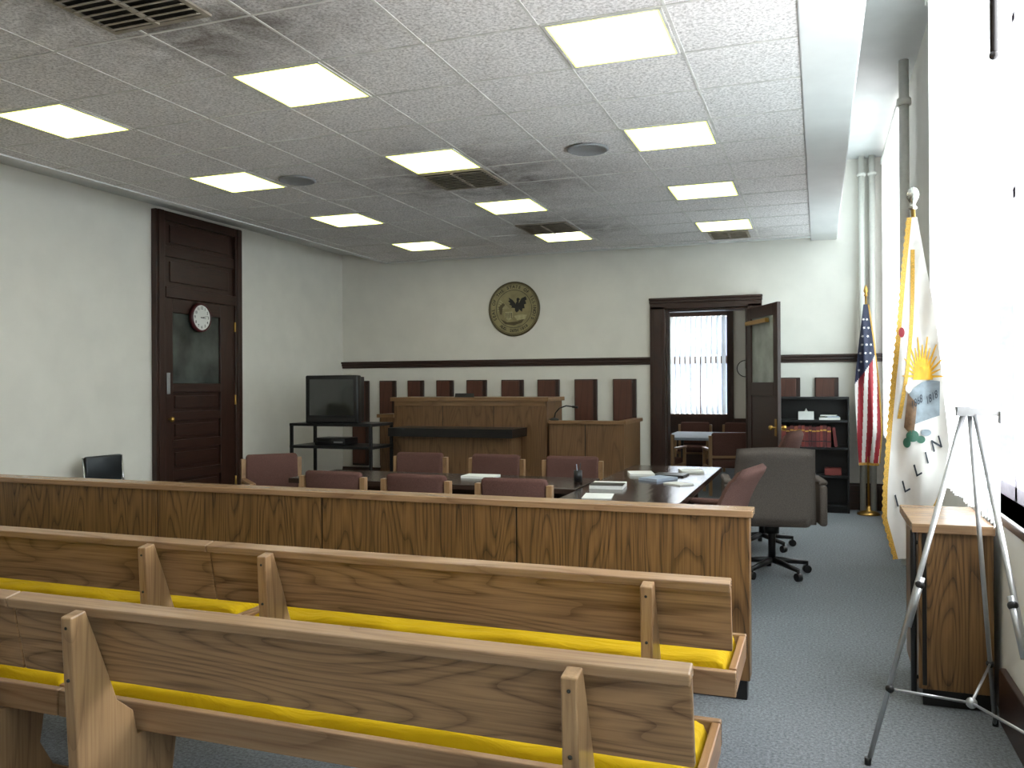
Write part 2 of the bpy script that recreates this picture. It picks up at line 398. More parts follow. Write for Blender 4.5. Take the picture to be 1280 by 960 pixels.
# back doorway trim
o=B("trim_doorway_back")
for a,b_ in ((-2.12,DX0),(DX1,-.68)):
    o.box((a,YB-.045,0),(b_,YB,2.60),M_dark); o.box((a+.04,YB-.06,.3),(b_-.04,YB-.045,2.56),M_dark)
    o.box((a-.01,YB-.07,0),(b_+.01,YB,.30),M_dark)
o.box((-2.12,YB-.045,DZ),(-.68,YB,2.68),M_darkx)
o.box((-2.13,YB-.075,2.68),(-.67,YB,2.71),M_darkx); o.box((-2.125,YB-.06,2.64),(-.675,YB,2.68),M_darkx)
o.box((DX0,YB,0),(DX0+.03,YB+.2,DZ),M_dark); o.box((DX1-.03,YB,0),(DX1,YB+.2,DZ),M_dark); o.box((DX0,YB,DZ-.03),(DX1,YB+.2,DZ),M_darkx)
o.box((DX0-.2,YB+.2,0),(DX0,YB+.24,DZ+.15),M_dark); o.box((DX1,YB+.2,0),(DX1+.2,YB+.24,DZ+.15),M_dark); o.box((DX0,YB+.2,DZ),(DX1,YB+.24,DZ+.15),M_darkx)
o.done(bevel=.006)
o=B("door_1")
W=1.0; H=2.52
o.box((0,-.022,.02),(.13,.022,H),M_dark); o.box((W-.13,-.022,.02),(W,.022,H),M_dark)
for z0,z1 in ((.02,.26),(.62,.74),(1.42,1.58),(H-.14,H)): o.box((.13,-.022,z0),(W-.13,.022,z1),M_darkx)
o.box((.13,-.010,.26),(W-.13,.010,.62),M_darkx); o.box((.13,-.010,.74),(W-.13,.010,1.42),M_darkx)
o.box((.13,-.005,1.58),(W-.13,.005,H-.14),M_pane)
o.cyl((W-.06,-.07,1.05),(W-.06,.07,1.05),.012,M_brass); o.ball((W-.06,-.08,1.05),.03,M_brass); o.ball((W-.06,.08,1.05),.03,M_brass)
o.box((W-.09,-.026,.95),(W-.03,.026,1.15),M_brass)
o.box((.05,-.07,H-.22),(.75,-.022,H-.17),M_brass)
o.done(loc=(-.84,YB-.08,0),rotz=math.radians(-66),bevel=.004)

# left door
o=B("door_2"); X0=XL+.002
y0,y1=7.29,8.75; zt=3.52
o.box((X0,y0,0),(X0+.07,y0+.14,zt),M_dark); o.box((X0,y1-.13,0),(X0+.07,y1,zt),M_dark)
o.box((X0,y0+.14,zt-.1),(X0+.07,y1-.13,zt),M_darky); o.box((X0,y0+.14,2.56),(X0+.08,y1-.13,2.68),M_darky)
o.box((X0,y0+.03,0),(X0+.085,y0+.11,zt),M_dark); o.box((X0,y1-.10,0),(X0+.085,y1-.03,zt),M_dark)
a,b_=y0+.14,y1-.13
o.box((X0,a,2.68),(X0+.03,b_,zt-.1),M_darky)
o.box((X0,a,3.02),(X0+.05,b_,3.14),M_darky)
o.box((X0,a+.1,2.74),(X0+.045,b_-.1,2.97),M_darky); o.box((X0,a+.1,3.18),(X0+.045,b_-.1,3.38),M_darky)
o.box((X0,a,.02),(X0+.02,b_,2.56),M_darky)
o.box((X0,a,.02),(X0+.05,a+.13,2.56),M_dark); o.box((X0,b_-.26,.02),(X0+.05,b_,2.56),M_dark)
for z0,z1 in ((.02,.28),(.52,.62),(.86,.96),(1.18,1.28),(1.50,1.60),(2.40,2.56)): o.box((X0,a+.13,z0),(X0+.05,b_-.26,z1),M_darky)
for z0,z1 in ((.32,.48),(.66,.82),(1.0,1.14),(1.32,1.46)): o.box((X0,a+.18,z0),(X0+.04,b_-.31,z1),M_darky)
o.box((X0,a+.13,1.60),(X0+.026,b_-.26,2.40),M_glass)
for z in (.4,1.4,2.3): o.cyl((X0+.06,b_-.0,z-.06),(X0+.06,b_-.0,z+.06),.012,M_brass)
o.box((X0+.05,a+.03,1.48),(X0+.06,a+.08,1.72),M_alu); o.ball((X0+.10,a+.06,1.2),.03,M_brass); o.cyl((X0+.05,a+.06,1.2),(X0+.1,a+.06,1.2),.01,M_brass)
o.done(bevel=.006)

# wall clock in front of the door glass
M_clockrim=plain("clock_rim_burgundy",(72,22,26),0.35,var=0.03)
o=B("wall_clock"); R90=Matrix.Rotation(pi/2,3,'Y')
o.lathe([(.165,0),(.173,.02),(.165,.045),(.147,.05),(.145,.038)],(0,0,0),M_clockrim,40,R90)
o.lathe([(.146,.038),(.146,.0405)],(0,0,0),M_paper,40,R90)
for k in range(1,13):
    an=pi/2-k*pi/6
    cy,cz=.112*math.cos(an),.112*math.sin(an)
    o.text(str(k),.045,lambda u,v,cy=cy,cz=cz:(.0425,cy+u,cz+v),M_black,0.001)
def hand(an,L,w):
    d=Vector((0,math.cos(an),math.sin(an))); n=Vector((0,-d.z,d.y))
    c=Vector((.0445,0,0))
    o.face([c-d*.02-n*w,c-d*.02+n*w,c+d*L+n*w*.4,c+d*L-n*w*.4],M_black)
hand(pi/2-pi/6*3.2,.07,.006); hand(pi/2-pi/6*2.6,.105,.004)
o.done(loc=(XL+.055,7.98,2.37))

# ---------------------------------------------------------------- windows, blinds, pipes
M_mull=plain("window_sash_paint",(150,142,150),0.5)
for i,w in enumerate(wins):
    o=B("window_%d"%(i+1)); xa,xb=XR+.14,XR+.19  # the last one is the added window out of view
    for (ya,yb) in ((w[0],w[0]+.07),(w[1]-.07,w[1]),((w[0]+w[1])/2-.03,(w[0]+w[1])/2+.03)): o.box((xa,ya,wz0),(xb,yb,wz1),M_mull)
    for (za,zb) in ((wz0,wz0+.08),(wz1-.08,wz1),(2.5,2.56),(3.4,3.45)): o.box((xa,w[0]+.07,za),(xb,w[1]-.07,zb),M_mull)
    o.box((XR-.02,w[0]-.05,wz0-.04),(XR+.25,w[1]+.05,wz0),M_darky)
    o.done(bevel=.004)
    o=B("trim_window_%d"%(i+1))
    for ya,yb in ((w[0]-.14,w[0]),(w[1],w[1]+.14)): o.box((XR-.03,ya,wz0-.05),(XR,yb,wz1+.05),M_dark)
    o.done(bevel=.006)
for w in blindr:
    q=B("vertical_blinds")
    q.box((XR-.095,w[0]-.02,wz1-.02),(XR-.045,w[1]+.02,wz1+.03),M_white)
    n=int((w[1]-w[0])/.075)
    for k in range(n):
        yc=w[0]+(k+.5)*(w[1]-w[0])/n; th=math.radians(17+random.uniform(-3,3)); h=.046
        dx,dy=math.sin(th)*h,math.cos(th)*h
        zb=wz0+random.uniform(-.01,.01)-.02; xc=XR-.070
        def fn(u,v,yc=yc,dx=dx,dy=dy,zb=zb,xc=xc):
            s=u*2-1; bow=.006*(1-s*s)
            return (xc+dx*s-bow,yc+dy*s,zb+(wz1-.02-zb)*v)
        q.grid(fn,4,1,M_slat)
    q.done()
o=B("heating_pipe"); o.cyl((.70,7.95,0),(.70,7.95,4.34),.04,M_white,seg=20); o.lathe([(.055,0),(.06,.03),(.055,.06)],(.70,7.95,3.95),M_white,20); o.done()
for xx in (.50,.62):
    o=B("heating_pipe"); o.cyl((xx,YB-.10,0),(xx,YB-.10,4.34),.035,M_white,seg=20); o.lathe([(.05,0),(.055,.02),(.05,.04)],(xx,YB-.10,4.1),M_white,20); o.done()
o=B("blind_cord"); o.cyl((.70,4.02,2.95),(.70,4.02,4.2),.016,M_black); o.box((.69,4.0,4.17),(.80,4.04,4.2),M_black); o.ball((.70,4.02,2.94),.02,M_black); o.done()

# ---------------------------------------------------------------- seal of the state
M_seal=plain("seal_bronze_field",(142,131,92),0.5,0.0,var=0.1,scale=8)
M_sealrim=plain("seal_bronze_rim",(84,74,48),0.45,0.1,var=0.1,scale=12)
M_sealdark=plain("seal_dark_relief",(28,28,22),0.5,0.1,var=0.1)
M_seallight=plain("seal_pale_relief",(172,162,122),0.5,0.0,var=0.1)
o=B("state_seal"); RX=Matrix.Rotation(pi/2,3,'X')
R=.385
o.lathe([(R,.002),(R+.005,.015),(R-.01,.03),(R-.022,.030),(R-.024,.022)],(0,0,0),M_sealrim,64,RX)
o.lathe([(R-.023,.022),(R-.023,.024)],(0,0,0),M_seal,64,RX)
def ringy(ra,rb,y,mat,seg=96):
    for k in range(seg):
        a0=2*pi*k/seg;a1=2*pi*(k+1)/seg
        o.face([(ra*math.cos(a0),y,ra*math.sin(a0)),(rb*math.cos(a0),y,rb*math.sin(a0)),(rb*math.cos(a1),y,rb*math.sin(a1)),(ra*math.cos(a1),y,ra*math.sin(a1))],mat)
ringy(.350,.355,-.026,M_sealdark); ringy(.264,.270,-.026,M_sealdark)
def arc_text(s,a_start,a_end,rad,size,flip=False):
    n=len(s)
    for k,ch in enumerate(s):
        if ch==' ': continue
        a=a_start+(a_end-a_start)*(k/(n-1))
        if not flip:
            ux,uz=math.sin(a),-math.cos(a); nx,nz=math.cos(a),math.sin(a)
        else:
            ux,uz=-math.sin(a),math.cos(a); nx,nz=-math.cos(a),-math.sin(a)
        cx,cz=rad*math.cos(a),rad*math.sin(a)
        o.text(ch,size,lambda u,v,cx=cx,cz=cz,ux=ux,uz=uz,nx=nx,nz=nz:(cx+ux*u+nx*v,-.028,cz+uz*u+nz*v),M_sealdark,0.001)
arc_text("SEAL OF THE STATE OF ILLINOIS",math.radians(207),math.radians(-27),.311,.062)
arc_text("AUG. 26TH 1818",math.radians(232),math.radians(308),.311,.056,True)
def poly(pts,mat,y=-.031,sc=1,ox=0,oz=0):
    o.face([(ox+p[0]*sc,y,oz+p[1]*sc) for p in pts],mat)
eagle_body=[(.02,.10),(.05,.13),(.075,.12),(.07,.09),(.085,.02),(.07,-.05),(.03,-.08),(0,-.05),(-.005,.02)]
wingL=[(.01,.08),(-.05,.15),(-.12,.19),(-.10,.14),(-.13,.13),(-.09,.09),(-.11,.07),(-.06,.04),(-.07,.01),(0,.0)]
wingR=[(.07,.08),(.12,.17),(.20,.20),(.22,.14),(.19,.13),(.21,.07),(.17,.06),(.18,-.01),(.14,-.01),(.13,-.07),(.08,-.03)]
head=[(.03,.12),(.03,.17),(.06,.185),(.08,.165),(.105,.15),(.08,.145),(.07,.12)]
for pp in (eagle_body,wingL,wingR,head): poly(pp,M_sealdark,sc=.80,ox=.02,oz=.01)
poly([(-.13,-.04),(-.02,-.04),(-.02,-.12),(-.075,-.17),(-.13,-.12)],M_seallight,-.0305)
for k in range(4): poly([(-.12+k*.027,-.055),(-.108+k*.027,-.055),(-.108+k*.027,-.13),(-.12+k*.027,-.13)],M_sealrim,-.0315)
poly([(-.2,-.14),(-.1,-.19),(.05,-.18),(.16,-.14),(.12,-.20),(0,-.235),(-.13,-.215)],M_sealrim,-.0300)
poly([(.0,-.10),(.12,-.08),(.20,-.09),(.17,-.15),(.05,-.16)],M_seallight,-.0302)
for k in range(5):
    a=math.radians(150+k*9); poly([(-.06,.0),(.24*math.cos(a)-.01,.24*math.sin(a)),(.24*math.cos(a)+.004,.24*math.sin(a)+.012)],M_seallight,-.0287)
rib=[(-.23,.03),(-.16,.09),(-.13,.06),(-.17,.02),(-.18,-.08),(-.21,-.07)]
poly(rib,M_sealrim,-.0303)
o.done(loc=(-4.06,YB,2.645))

# ---------------------------------------------------------------- benches (pews)
def bench(xa,xb,y):
    o=B("courtroom_bench"); L=xb-xa
    t=.19
    o.box((xa,y+.02,.57),(xb,y+.045,.82),M_oakx,rot=(t,0,0),pivot=(0,y+.03,.82))
    o.box((xa,y-.005,.81),(xb,y+.06,.845),M_oakrail,rot=(t,0,0),pivot=(0,y+.03,.82))
    o.box((xa,y+.20,.355),(xb,y+.235,.452),M_oakrail)
    o.box((xa,y+.68,.375),(xb,y+.71,.462),M_oakrail)
    o.box((xa,y+.235,.375),(xb,y+.68,.40),M_oakrail)
    for xe in (xa,xb-.03): o.box((xe,y+.235,.36),(xe+.03,y+.68,.458),M_oaky)
    cx0,cx1,cy0,cy1=xa+.035,xb-.035,y+.238,y+.677
    def cf(u,v):
        X=cx0+(cx1-cx0)*u; Y=cy0+(cy1-cy0)*v
        eu=min(u,1-u)*(cx1-cx0); ev=min(v,1-v)*(cy1-cy0); e=min(eu,ev)
        z=.435+.045*min(1,(e/.035))**.5 if e<.035 else .48
        z+=.005*math.sin(X*7+3*math.sin(Y*7))+.004*math.sin(X*19+Y*9+2*math.sin(X*3))
        if e<1e-6: z=.40
        return (X,Y,z-.005)
    o.grid(cf,110,26,M_yellow)
    prof=[(-.09,.825),(-.03,.835),(.04,.66),(.10,.50),(.17,.44),(.19,.35),(.66,.36),(.66,.33),(.38,.28),(.36,.16),(.42,.05),(.50,.0),(-.04,.0),(-.06,.3)]
    for xs_ in (xa+.36,xb-.29):
        P=[(y+a,z) for a,z in prof]
        o.prism(P,'x',xs_-.022,xs_+.022,M_oakend)
        for (a,z) in ((-.062,.79),(-.055,.62)):
            o.cyl((xs_-.0,y+a-.03,z),(xs_-.0,y+a-.012,z),.006,M_sealdark,seg=8)
    return o.done(bevel=.005)
for (yy) in (3.12,2.12):
    for k in range(2): bench(-.30-2.325*(k+1),-.305-2.325*k,yy)
bench(-6.6,-4.955,3.12)
bench(-6.6,-4.955,2.12)

# ---------------------------------------------------------------- the bar (partition)
def bar(name,xa,xb,ya,yb,zt,seams,capx=.012):
    o=B(name)
    o.box((xa+.02,ya+.02,0),(xb-.02,yb-.01,.10),M_black)
    edges=[xa]+seams+[xb]
    for p,q in zip(edges[:-1],edges[1:]):
        o.box((p+.005,ya,.10),(q-.005,yb,zt-.035),M_oakbar)
    o.box((xa+.01,ya+.008,.10),(xb-.01,yb-.008,zt-.04),M_black)
    o.box((xa-capx,ya-.018,zt-.035),(xb+capx,yb+.02,zt),M_oakrail)
    return o.done(bevel=.004)
bar("courtroom_bar_partition",-5.20,-.32,4.27,4.39,.94,[-3.98,-2.76,-1.54])
bar("courtroom_bar_partition",XL+.04,-5.24,4.35,4.47,.93,[-6.0])
o=B("bar_side_cabinet")
o.box((.465,4.51,0),(XR-.035,5.06,.09),M_black)
o.box((.445,4.47,.09),(XR-.035,5.08,.845),M_oakbar)
o.box((.46,4.462,.11),(.48,4.47,.84),M_black)
o.box((.415,4.44,.845),(XR-.032,5.10,.89),M_oakrail)
o.cyl((.425,4.49,.06),(.425,4.49,.85),.014,M_blackmetal,seg=12); o.cyl((.425,4.49,.14),(.445,4.49,.14),.01,M_blackmetal); o.cyl((.425,4.49,.79),(.445,4.49,.79),.01,M_blackmetal)
o.done(bevel=.005)

# ---------------------------------------------------------------- judge's bench
o=B("judges_bench")
xa,xb=-5.28,-3.16; yf,yb_=9.9,10.55
o.box((xa,yf,0),(xb,yb_,1.36),M_oakjudge)
for k in range(1,3): 
    xk=xa+(xb-xa)*k/3; o.box((xk-.004,yf-.004,0),(xk+.004,yf,1.36),M_black)
o.box((xa-.03,yf-.05,1.36),(xb+.03,yb_+.02,1.41),M_jrail)
o.box((xa+.02,yf-.02,1.30),(xb-.02,yf,1.36),M_jrail)
o.box((-5.50,yf+.02,0),(xa,yb_,1.14),M_oakjudge); o.box((-5.53,yf-.02,1.14),(xa,yb_+.02,1.185),M_jrail)
o.box((-5.08,9.36,.93),(-3.42,yf,1.035),M_black)
o.box((-5.0,9.55,0),(-3.50,9.60,.93),M_oakjudge); o.box((-5.0,9.6,0),(-4.96,yf,.93),M_oakjudge); o.box((-3.54,9.6,0),(-3.50,yf,.93),M_oakjudge)
o.done(bevel=.006)
o=B("witness_box")
xa,xb=-3.10,-2.17
o.box((xa,9.80,0),(xb,9.86,1.09),M_oakjudge); o.box((xb-.05,9.86,0),(xb,10.75,1.09),M_oakjudge); o.box((xa,9.86,0),(xa+.04,10.75,1.09),M_oakjudge)
o.box((xa-.0,9.76,1.09),(xb+.03,9.885,1.13),M_jrail); o.box((xb-.09,9.885,1.09),(xb+.03,10.78,1.13),M_jrail)
o.box((-2.65,9.795,.02),(-2.64,9.80,1.08),M_black)
o.done(bevel=.005)
o=B("gooseneck_microphone")
o.lathe([(.06,0),(.06,.015),(.02,.03)],(-3.04,9.82,1.13),M_black,20)
o.tube([(-3.04,9.82,1.15),(-3.02,9.80,1.22),(-2.96,9.78,1.28),(-2.87,9.76,1.31),(-2.79,9.75,1.30)],.008,M_blackplastic,8)
o.cyl((-2.79,9.75,1.30),(-2.72,9.75,1.29),.014,M_blackplastic); o.done()
o=B("desk_nameplate"); o.prism([(-.02,0),(.02,0),(.0,.05)],'x',-.13,.13,M_black); o.done(loc=(-4.3,9.98,1.41))
# ---------------------------------------------------------------- TV on cart
o=B("tv_cart")
xa,xb,ya,yb_=-6.32,-5.14,9.05,9.62
for z in (1.06,.78,.30): o.box((xa,ya,z),(xb,yb_,z+.035),M_blackmetal)
for xx in (xa+.02,xb-.02):
    for yy in (ya+.02,yb_-.02):
        o.box((xx-.018,yy-.018,.08),(xx+.018,yy+.018,1.09),M_blackmetal)
        o.cyl((xx-.015,yy,.04),(xx+.015,yy,.04),.04,M_blackplastic)
o.done(bevel=.004)
o=B("crt_television"); w=.345; h=.60
zb=1.097
M_screen=plain("crt_screen",(38,42,40),0.12,var=0.02,spec=0.8)
o.rbox((-w,-.28,0),(w,-.14,h),M_blackplastic,r=.02,seg=3)
o.prism([(-w+.01,.02),(w-.01,.02),(w-.01,h-.02),(-w+.01,h-.02)],'y',-.15,-.02,M_blackplastic)
A=[(-w+.01,-.02,.02),(w-.01,-.02,.02),(w-.01,-.02,h-.02),(-w+.01,-.02,h-.02)]; C=[(-.2,.24,.04),(.2,.24,.04),(.2,.24,h-.16),(-.2,.24,h-.16)]
for i in range(4): j=(i+1)%4; o.face([A[i],A[j],C[j],C[i]],M_blackplastic)
o.face(C[::-1],M_blackplastic)
def scr(u,v):
    s=u*2-1;t=v*2-1
    return (s*(w-.055),-.286-.012*(1-s*s)*(1-t*t)+.004,.325+t*(.225))
o.grid(scr,16,12,M_screen)
o.box((-.3,-.285,.025),(.3,-.28,.065),M_black)
o.done(loc=(-5.76,9.34,zb),rotz=math.radians(10))
o=B("video_recorder"); o.rbox((-.22,-.16,0),(.22,.16,.09),M_blackplastic,r=.006,seg=2); o.box((-.18,-.163,.045),(.02,-.16,.075),M_screen); o.box((.06,-.163,.03),(.19,-.16,.05),M_alu); o.done(loc=(-5.8,9.32,.816))

# ---------------------------------------------------------------- tables
o=B("counsel_table")
o.box((-4.45,6.35,.70),(-1.80,7.15,.745),M_table)
for xx in (-4.25,-2.05): o.box((xx-.03,6.5,0),(xx+.03,7.0,.70),M_table)
o.box((-4.2,6.73,.3),(-2.1,6.76,.70),M_table); o.done(bevel=.006)
o=B("conference_table")
o.box((-1.77,5.25,.70),(-.90,8.45,.745),M_tabley)
for yy in (5.5,8.2): o.box((-1.7,yy-.03,0),(-1.1,yy+.03,.70),M_tabley)
o.box((-1.45,5.5,.3),(-1.41,8.2,.70),M_tabley); o.done(bevel=.006)
def pad(name,x,y,rz,w=.21,l=.28,t=.006,mat=None,cover=None):
    o=B(name); o.box((-w/2,-l/2,0),(w/2,l/2,t),mat or M_paper)
    if cover: o.box((-w/2-.003,-l/2-.003,t),(w/2+.003,l/2*.2,t+.003),cover)
    o.done(loc=(x,y,.7455),rotz=rz)
M_blue=plain("pale_blue_paper",(160,172,190),.7,var=.02)
pad("paper_stack",-1.52,5.98,.15); pad("binder",-1.58,6.55,.1,.26,.3,.03,M_paper,M_black); pad("paper_stack",-1.3,7.2,-.5,.2,.28,.02,M_blue)
pad("notebook",-1.52,7.55,.3,.22,.28,.02,M_paper); pad("notebook",-1.25,7.55,-.1,.28,.22,.015,M_black); pad("paper_stack",-2.82,6.9,.05,.3,.21,.02); pad("notepad",-1.12,7.9,.3,.2,.26,.02)
pad("paper_stack",-1.08,6.9,.9,.15,.2,.01)
o=B("pen_holder"); o.lathe([(.035,0),(.035,.10),(.03,.10),(.03,.01)],(0,0,0),M_blackplastic,20); o.cyl((0,0,.02),(.02,.01,.16),.004,M_black,seg=6); o.cyl((0,0,.02),(-.015,.01,.15),.004,M_blue,seg=6); o.done(loc=(-1.90,6.80,.7455))

# ---------------------------------------------------------------- chairs
def guest_chair():
    o=B("guest_armchair")
    w=.275
    for s in (-1,1):
        x=s*w
        o.box((x-.022,-.29,0),(x+.022,-.235,.84),M_oakend)
        o.box((x-.020,.21,0),(x+.020,.255,.62),M_oakend)
        o.box((x-.028,-.25,.62),(x+.028,.27,.65),M_oaky)
        o.box((x-.012,-.24,.34),(x+.012,.22,.40),M_oaky)
    o.box((-w,.19,.34),(w,.215,.40),M_oakrail)
    o.rbox((-.245,-.22,.38),(.245,.26,.475),M_maroon,r=.03,seg=3)
    def bow(co): return (co.x,co.y-.03*(1-(co.x/.25)**2)-.10*(co.z-.5),co.z+.012*(1-(co.x/.25)**2)*(1 if co.z>.7 else 0))
    o.rbox((-.255,-.25,.50),(.255,-.18,.88),M_maroon,r=.03,seg=3,fn=bow)
    o.box((-w,-.262,.52),(w,-.24,.56),M_oakrail)
    return o
gc=None
spots=[(-3.66,6.08,0.02),(-2.90,6.06,-.03),(-2.10,6.02,.02),(-3.81,7.46,pi+.03),(-3.00,7.46,pi-.05),(-2.20,7.46,pi+.04),(-5.0,6.95,-pi/2-.75)]
for (x,y,rz) in spots:
    if gc is None: gc=guest_chair().done(loc=(x,y,0),rotz=rz,bevel=.004)
    else: dup(gc,"guest_armchair",(x,y,0),rz)

def swivel_chair(name,mat,loc,rz,top=1.10,w=.29,z0=.45,lean=.16,sh=.70):
    o=B(name)
    def outer(side):
        def f(u,v):
            s=u*2-1; hw=w*(1-.07*v*v); x=s*hw
            z=z0+(top-z0)*v
            yb=-.25-lean*v+.05*math.sin(v*pi)+.06*s*s
            e=(1-abs(s)**8)**.5*(1-(abs(2*v-1))**10)**.5
            return (x,yb+side*.055*e,z-.02*s*s*(v>.8))
        return f
    o.grid(outer(1),20,20,mat); o.grid(outer(-1),20,20,mat)
    bmesh.ops.remove_doubles(o.bm,verts=o.bm.verts,dist=.0008)
    o.rbox((-.28,-.26,.42),(.28,.27,.54),mat,r=.045,seg=4)
    for s in (-1,1):
        x=s*(w+.045)
        o.rbox((x-.035,-.24,sh-.04),(x+.035,.16,sh),mat,r=.017,seg=3)
        o.rbox((x-.03,-.26,.44),(x+.03,.14,sh-.04),mat,r=.02,seg=3)
        o.box((min(x,s*.26),-.05,.44),(max(x,s*.26),.05,.47),M_blackplastic)
    o.cyl((0,0,.10),(0,0,.42),.03,M_blackmetal); o.cyl((0,0,.34),(0,0,.425),.06,M_blackplastic)
    for k in range(5):
        a=k*2*pi/5+.3; c,s=math.cos(a),math.sin(a)
        o.cyl((0,0,.12),(.30*c,.30*s,.085),.028,M_blackplastic,r1=.018,seg=10)
        o.cyl((.30*c,.30*s,.05),(.30*c,.30*s,.10),.012,M_blackplastic,seg=8)
        o.cyl((.30*c-.02*s,.30*s+.02*c,.032),(.30*c+.02*s,.30*s-.02*c,.032),.032,M_blackplastic,seg=14)
    return o.done(loc=loc,rotz=rz)
swivel_chair("swivel_armchair",M_taupe,(-.37,7.22,0),math.radians(9),1.065,.32,.44,.10,.80)
swivel_chair("swivel_armchair",M_mauve,(-.83,6.20,0),math.radians(80),1.0,.28,.45,.20,.69)
swivel_chair("swivel_armchair",M_mauve,(-.52,8.38,0),math.radians(80),1.13,.27,.45,.10,.69)
o=B("stacking_chair")
for s in (-1,1):
    x=s*.22
    o.tube([(x,.22,0),(x,.20,.44),(x,-.20,.44),(x,-.25,.88)],.011,M_chrome,10); o.tube([(x,-.22,0),(x,-.12,.44)],.011,M_chrome,10)
o.rbox((-.22,-.2,.43),(.22,.23,.50),M_vinyl,r=.03,seg=3)
o.rbox((-.21,-.265,.56),(.21,-.215,.89),M_vinyl,r=.022,seg=3); o.done(loc=(-6.40,6.38,0),rotz=math.radians(-95))

# ---------------------------------------------------------------- bookcase with books
o=B("metal_bookcase")
xa,xb,ya,yb_=-.50,.34,10.85,11.15
o.box((xa,ya,0),(xa+.02,yb_,1.40),M_blackmetal); o.box((xb-.02,ya,0),(xb,yb_,1.40),M_blackmetal); o.box((xa,yb_-.01,0),(xb,yb_,1.40),M_blackmetal)
for z in (.06,.42,.76,1.09,1.37): o.box((xa+.02,ya,z),(xb-.02,yb_-.01,z+.03),M_blackmetal)
o.box((xa+.02,ya+.01,0),(xb-.02,ya+.02,.06),M_blackmetal)
o.done(bevel=.003)
M_bk=[plain("book_cloth_%d"%i,c,.6,var=.05) for i,c in enumerate([(128,56,50),(108,44,42),(140,74,58),(88,36,38)])]
o=B("law_books")
x=-.47
while x<.12:
    t=random.uniform(.035,.05); h=random.uniform(.24,.265)
    m=random.choice(M_bk)
    o.box((x,10.86,.791),(x+t-.004,11.08,.791+h),m); o.box((x+.001,10.859,.791+h*.75),(x+t-.005,10.86,.791+h*.82),M_gold)
    o.box((x+.001,10.859,.791+h*.25),(x+t-.005,10.86,.791+h*.3),M_black)
    x+=t
o.box((.16,10.87,.795),(.195,11.08,1.03),M_bk[1],rot=(0,-.12,0)); o.box((.06,10.9,.451),(.25,11.1,.53),M_bk[0])
o.done(bevel=.002)
o=B("tissue_box"); o.box((-.24,10.88,1.121),(-.06,11.05,1.22),M_paper); o.prism([(-.17,1.22),(-.13,1.22),(-.15,1.26)],'y',10.96,10.99,M_paper); o.done()
o=B("stacked_papers"); o.box((.0,10.87,1.121),(.24,11.08,1.15),M_paper); o.box((.08,10.88,1.151),(.22,11.08,1.165),M_blue,rot=(0,0,.12)); o.box((.02,10.88,1.166),(.2,11.05,1.18),M_paper,rot=(0,0,-.1)); o.done()

# ---------------------------------------------------------------- flags
M_flagwhite=plain("flag_white_satin",(206,198,192),.6,var=.02,scale=5)
M_red=plain("flag_red",(140,24,36),.6,var=.04); M_navy=plain("flag_navy",(20,24,52),.6,var=.04); M_green=plain("flag_green",(40,84,66),.6,var=.1)
M_grey=plain("flag_rock_grey",(118,124,130),.7,var=.12,scale=20); M_sun=plain("flag_sun_gold",(206,150,26),.6,var=.1,scale=30); M_flagblack=plain("flag_lettering",(28,32,44),.6,var=.04)
M_eagle=plain("flag_eagle_brown",(104,76,52),.6,var=.15,scale=40)
def interp(tab,z):
    for (z0,a0,b0),(z1,a1,b1) in zip(tab[:-1],tab[1:]):
        if z0>=z>=z1:
            t=(z0-z)/(z0-z1); return a0+(a1-a0)*t,b0+(b1-b0)*t
    return tab[-1][1],tab[-1][2]
FX,FY=.530,5.50
tab=[(2.54,-.01,.02),(2.28,-.035,.060),(1.95,-.065,.115),(1.57,-.100,.150),(1.19,-.130,.185),(.95,-.150,.150),(.76,-.155,.05),(.52,-.095,-.02)]
def ffold(a,z): 
    k=min(1,(2.56-z)/.6)
    return FY-.03+k*(.026*math.sin(26*(a+.14*z)+.2)+.005*math.sin(61*(a-.16*z)))
def fpt(a,z,off=0): return Vector((FX+a-.0,ffold(a,z)-off+.10*a,z))
o=B("state_flag")
o.cyl((.64,5.60,.03),(.535,5.56,2.62),.013,M_brass,seg=14)
o.lathe([(.13,0),(.13,.015),(.10,.035),(.03,.05),(.022,.10)],(.64,5.60,0),M_brass,32)
o.lathe([(.012,0),(.028,.01),(.012,.03),(.022,.05),(.034,.075),(.036,.10),(.024,.125),(.003,.14)],(.535,5.56,2.60),M_silver,20)
def cf(u,v):
    z=2.54-(2.54-.52)*v; a0,a1=interp(tab,z); return fpt(a0+(a1-a0)*u,z)
o.grid(cf,44,80,M_flagwhite)
def fr(u,v):
    z=2.54-(2.54-.52)*v; a0,a1=interp(tab,z); a=a0-.028*u+ (.004*math.sin(v*300) if u>.5 else 0); return fpt(a,z,.002)
o.grid(fr,2,160,M_gold)
def fr2(u,v):
    z=.93-(.93-.52)*v; a0,a1=interp(tab,z); return fpt(a1+.028*u,z-.012*u,.002)
o.grid(fr2,2,60,M_gold)
def fr3(u,v):
    z=2.35-1.0*v; a0,a1=interp(tab,z); a=a0+.012+.055*math.sin(v*pi*.9)*.6; return fpt(a+.022*u,z,.004)
o.grid(fr3,2,60,M_gold)
def disc(cx,cz,rx,rz,mat,off,seg=20,rings=4,a0=0,a1=2*pi):
    o.grid(lambda u,v: fpt(cx+rx*v*math.cos(a0+(a1-a0)*u),cz+rz*v*math.sin(a0+(a1-a0)*u),off),seg,rings,mat)
for k in range(15):
    an=math.radians(0+k*12.8)
    c,s=math.cos(an),math.sin(an); L=1.0 if k%2==0 else .75
    o.grid(lambda u,v,c=c,s=s,L=L: fpt(.045+(.03+.085*v*L)*c+(-s)*(u-.5)*.018*(1-v*.7),1.60+(.03+.21*v*L)*s+c*(u-.5)*.018*(1-v*.7),.006),1,8,M_sun)
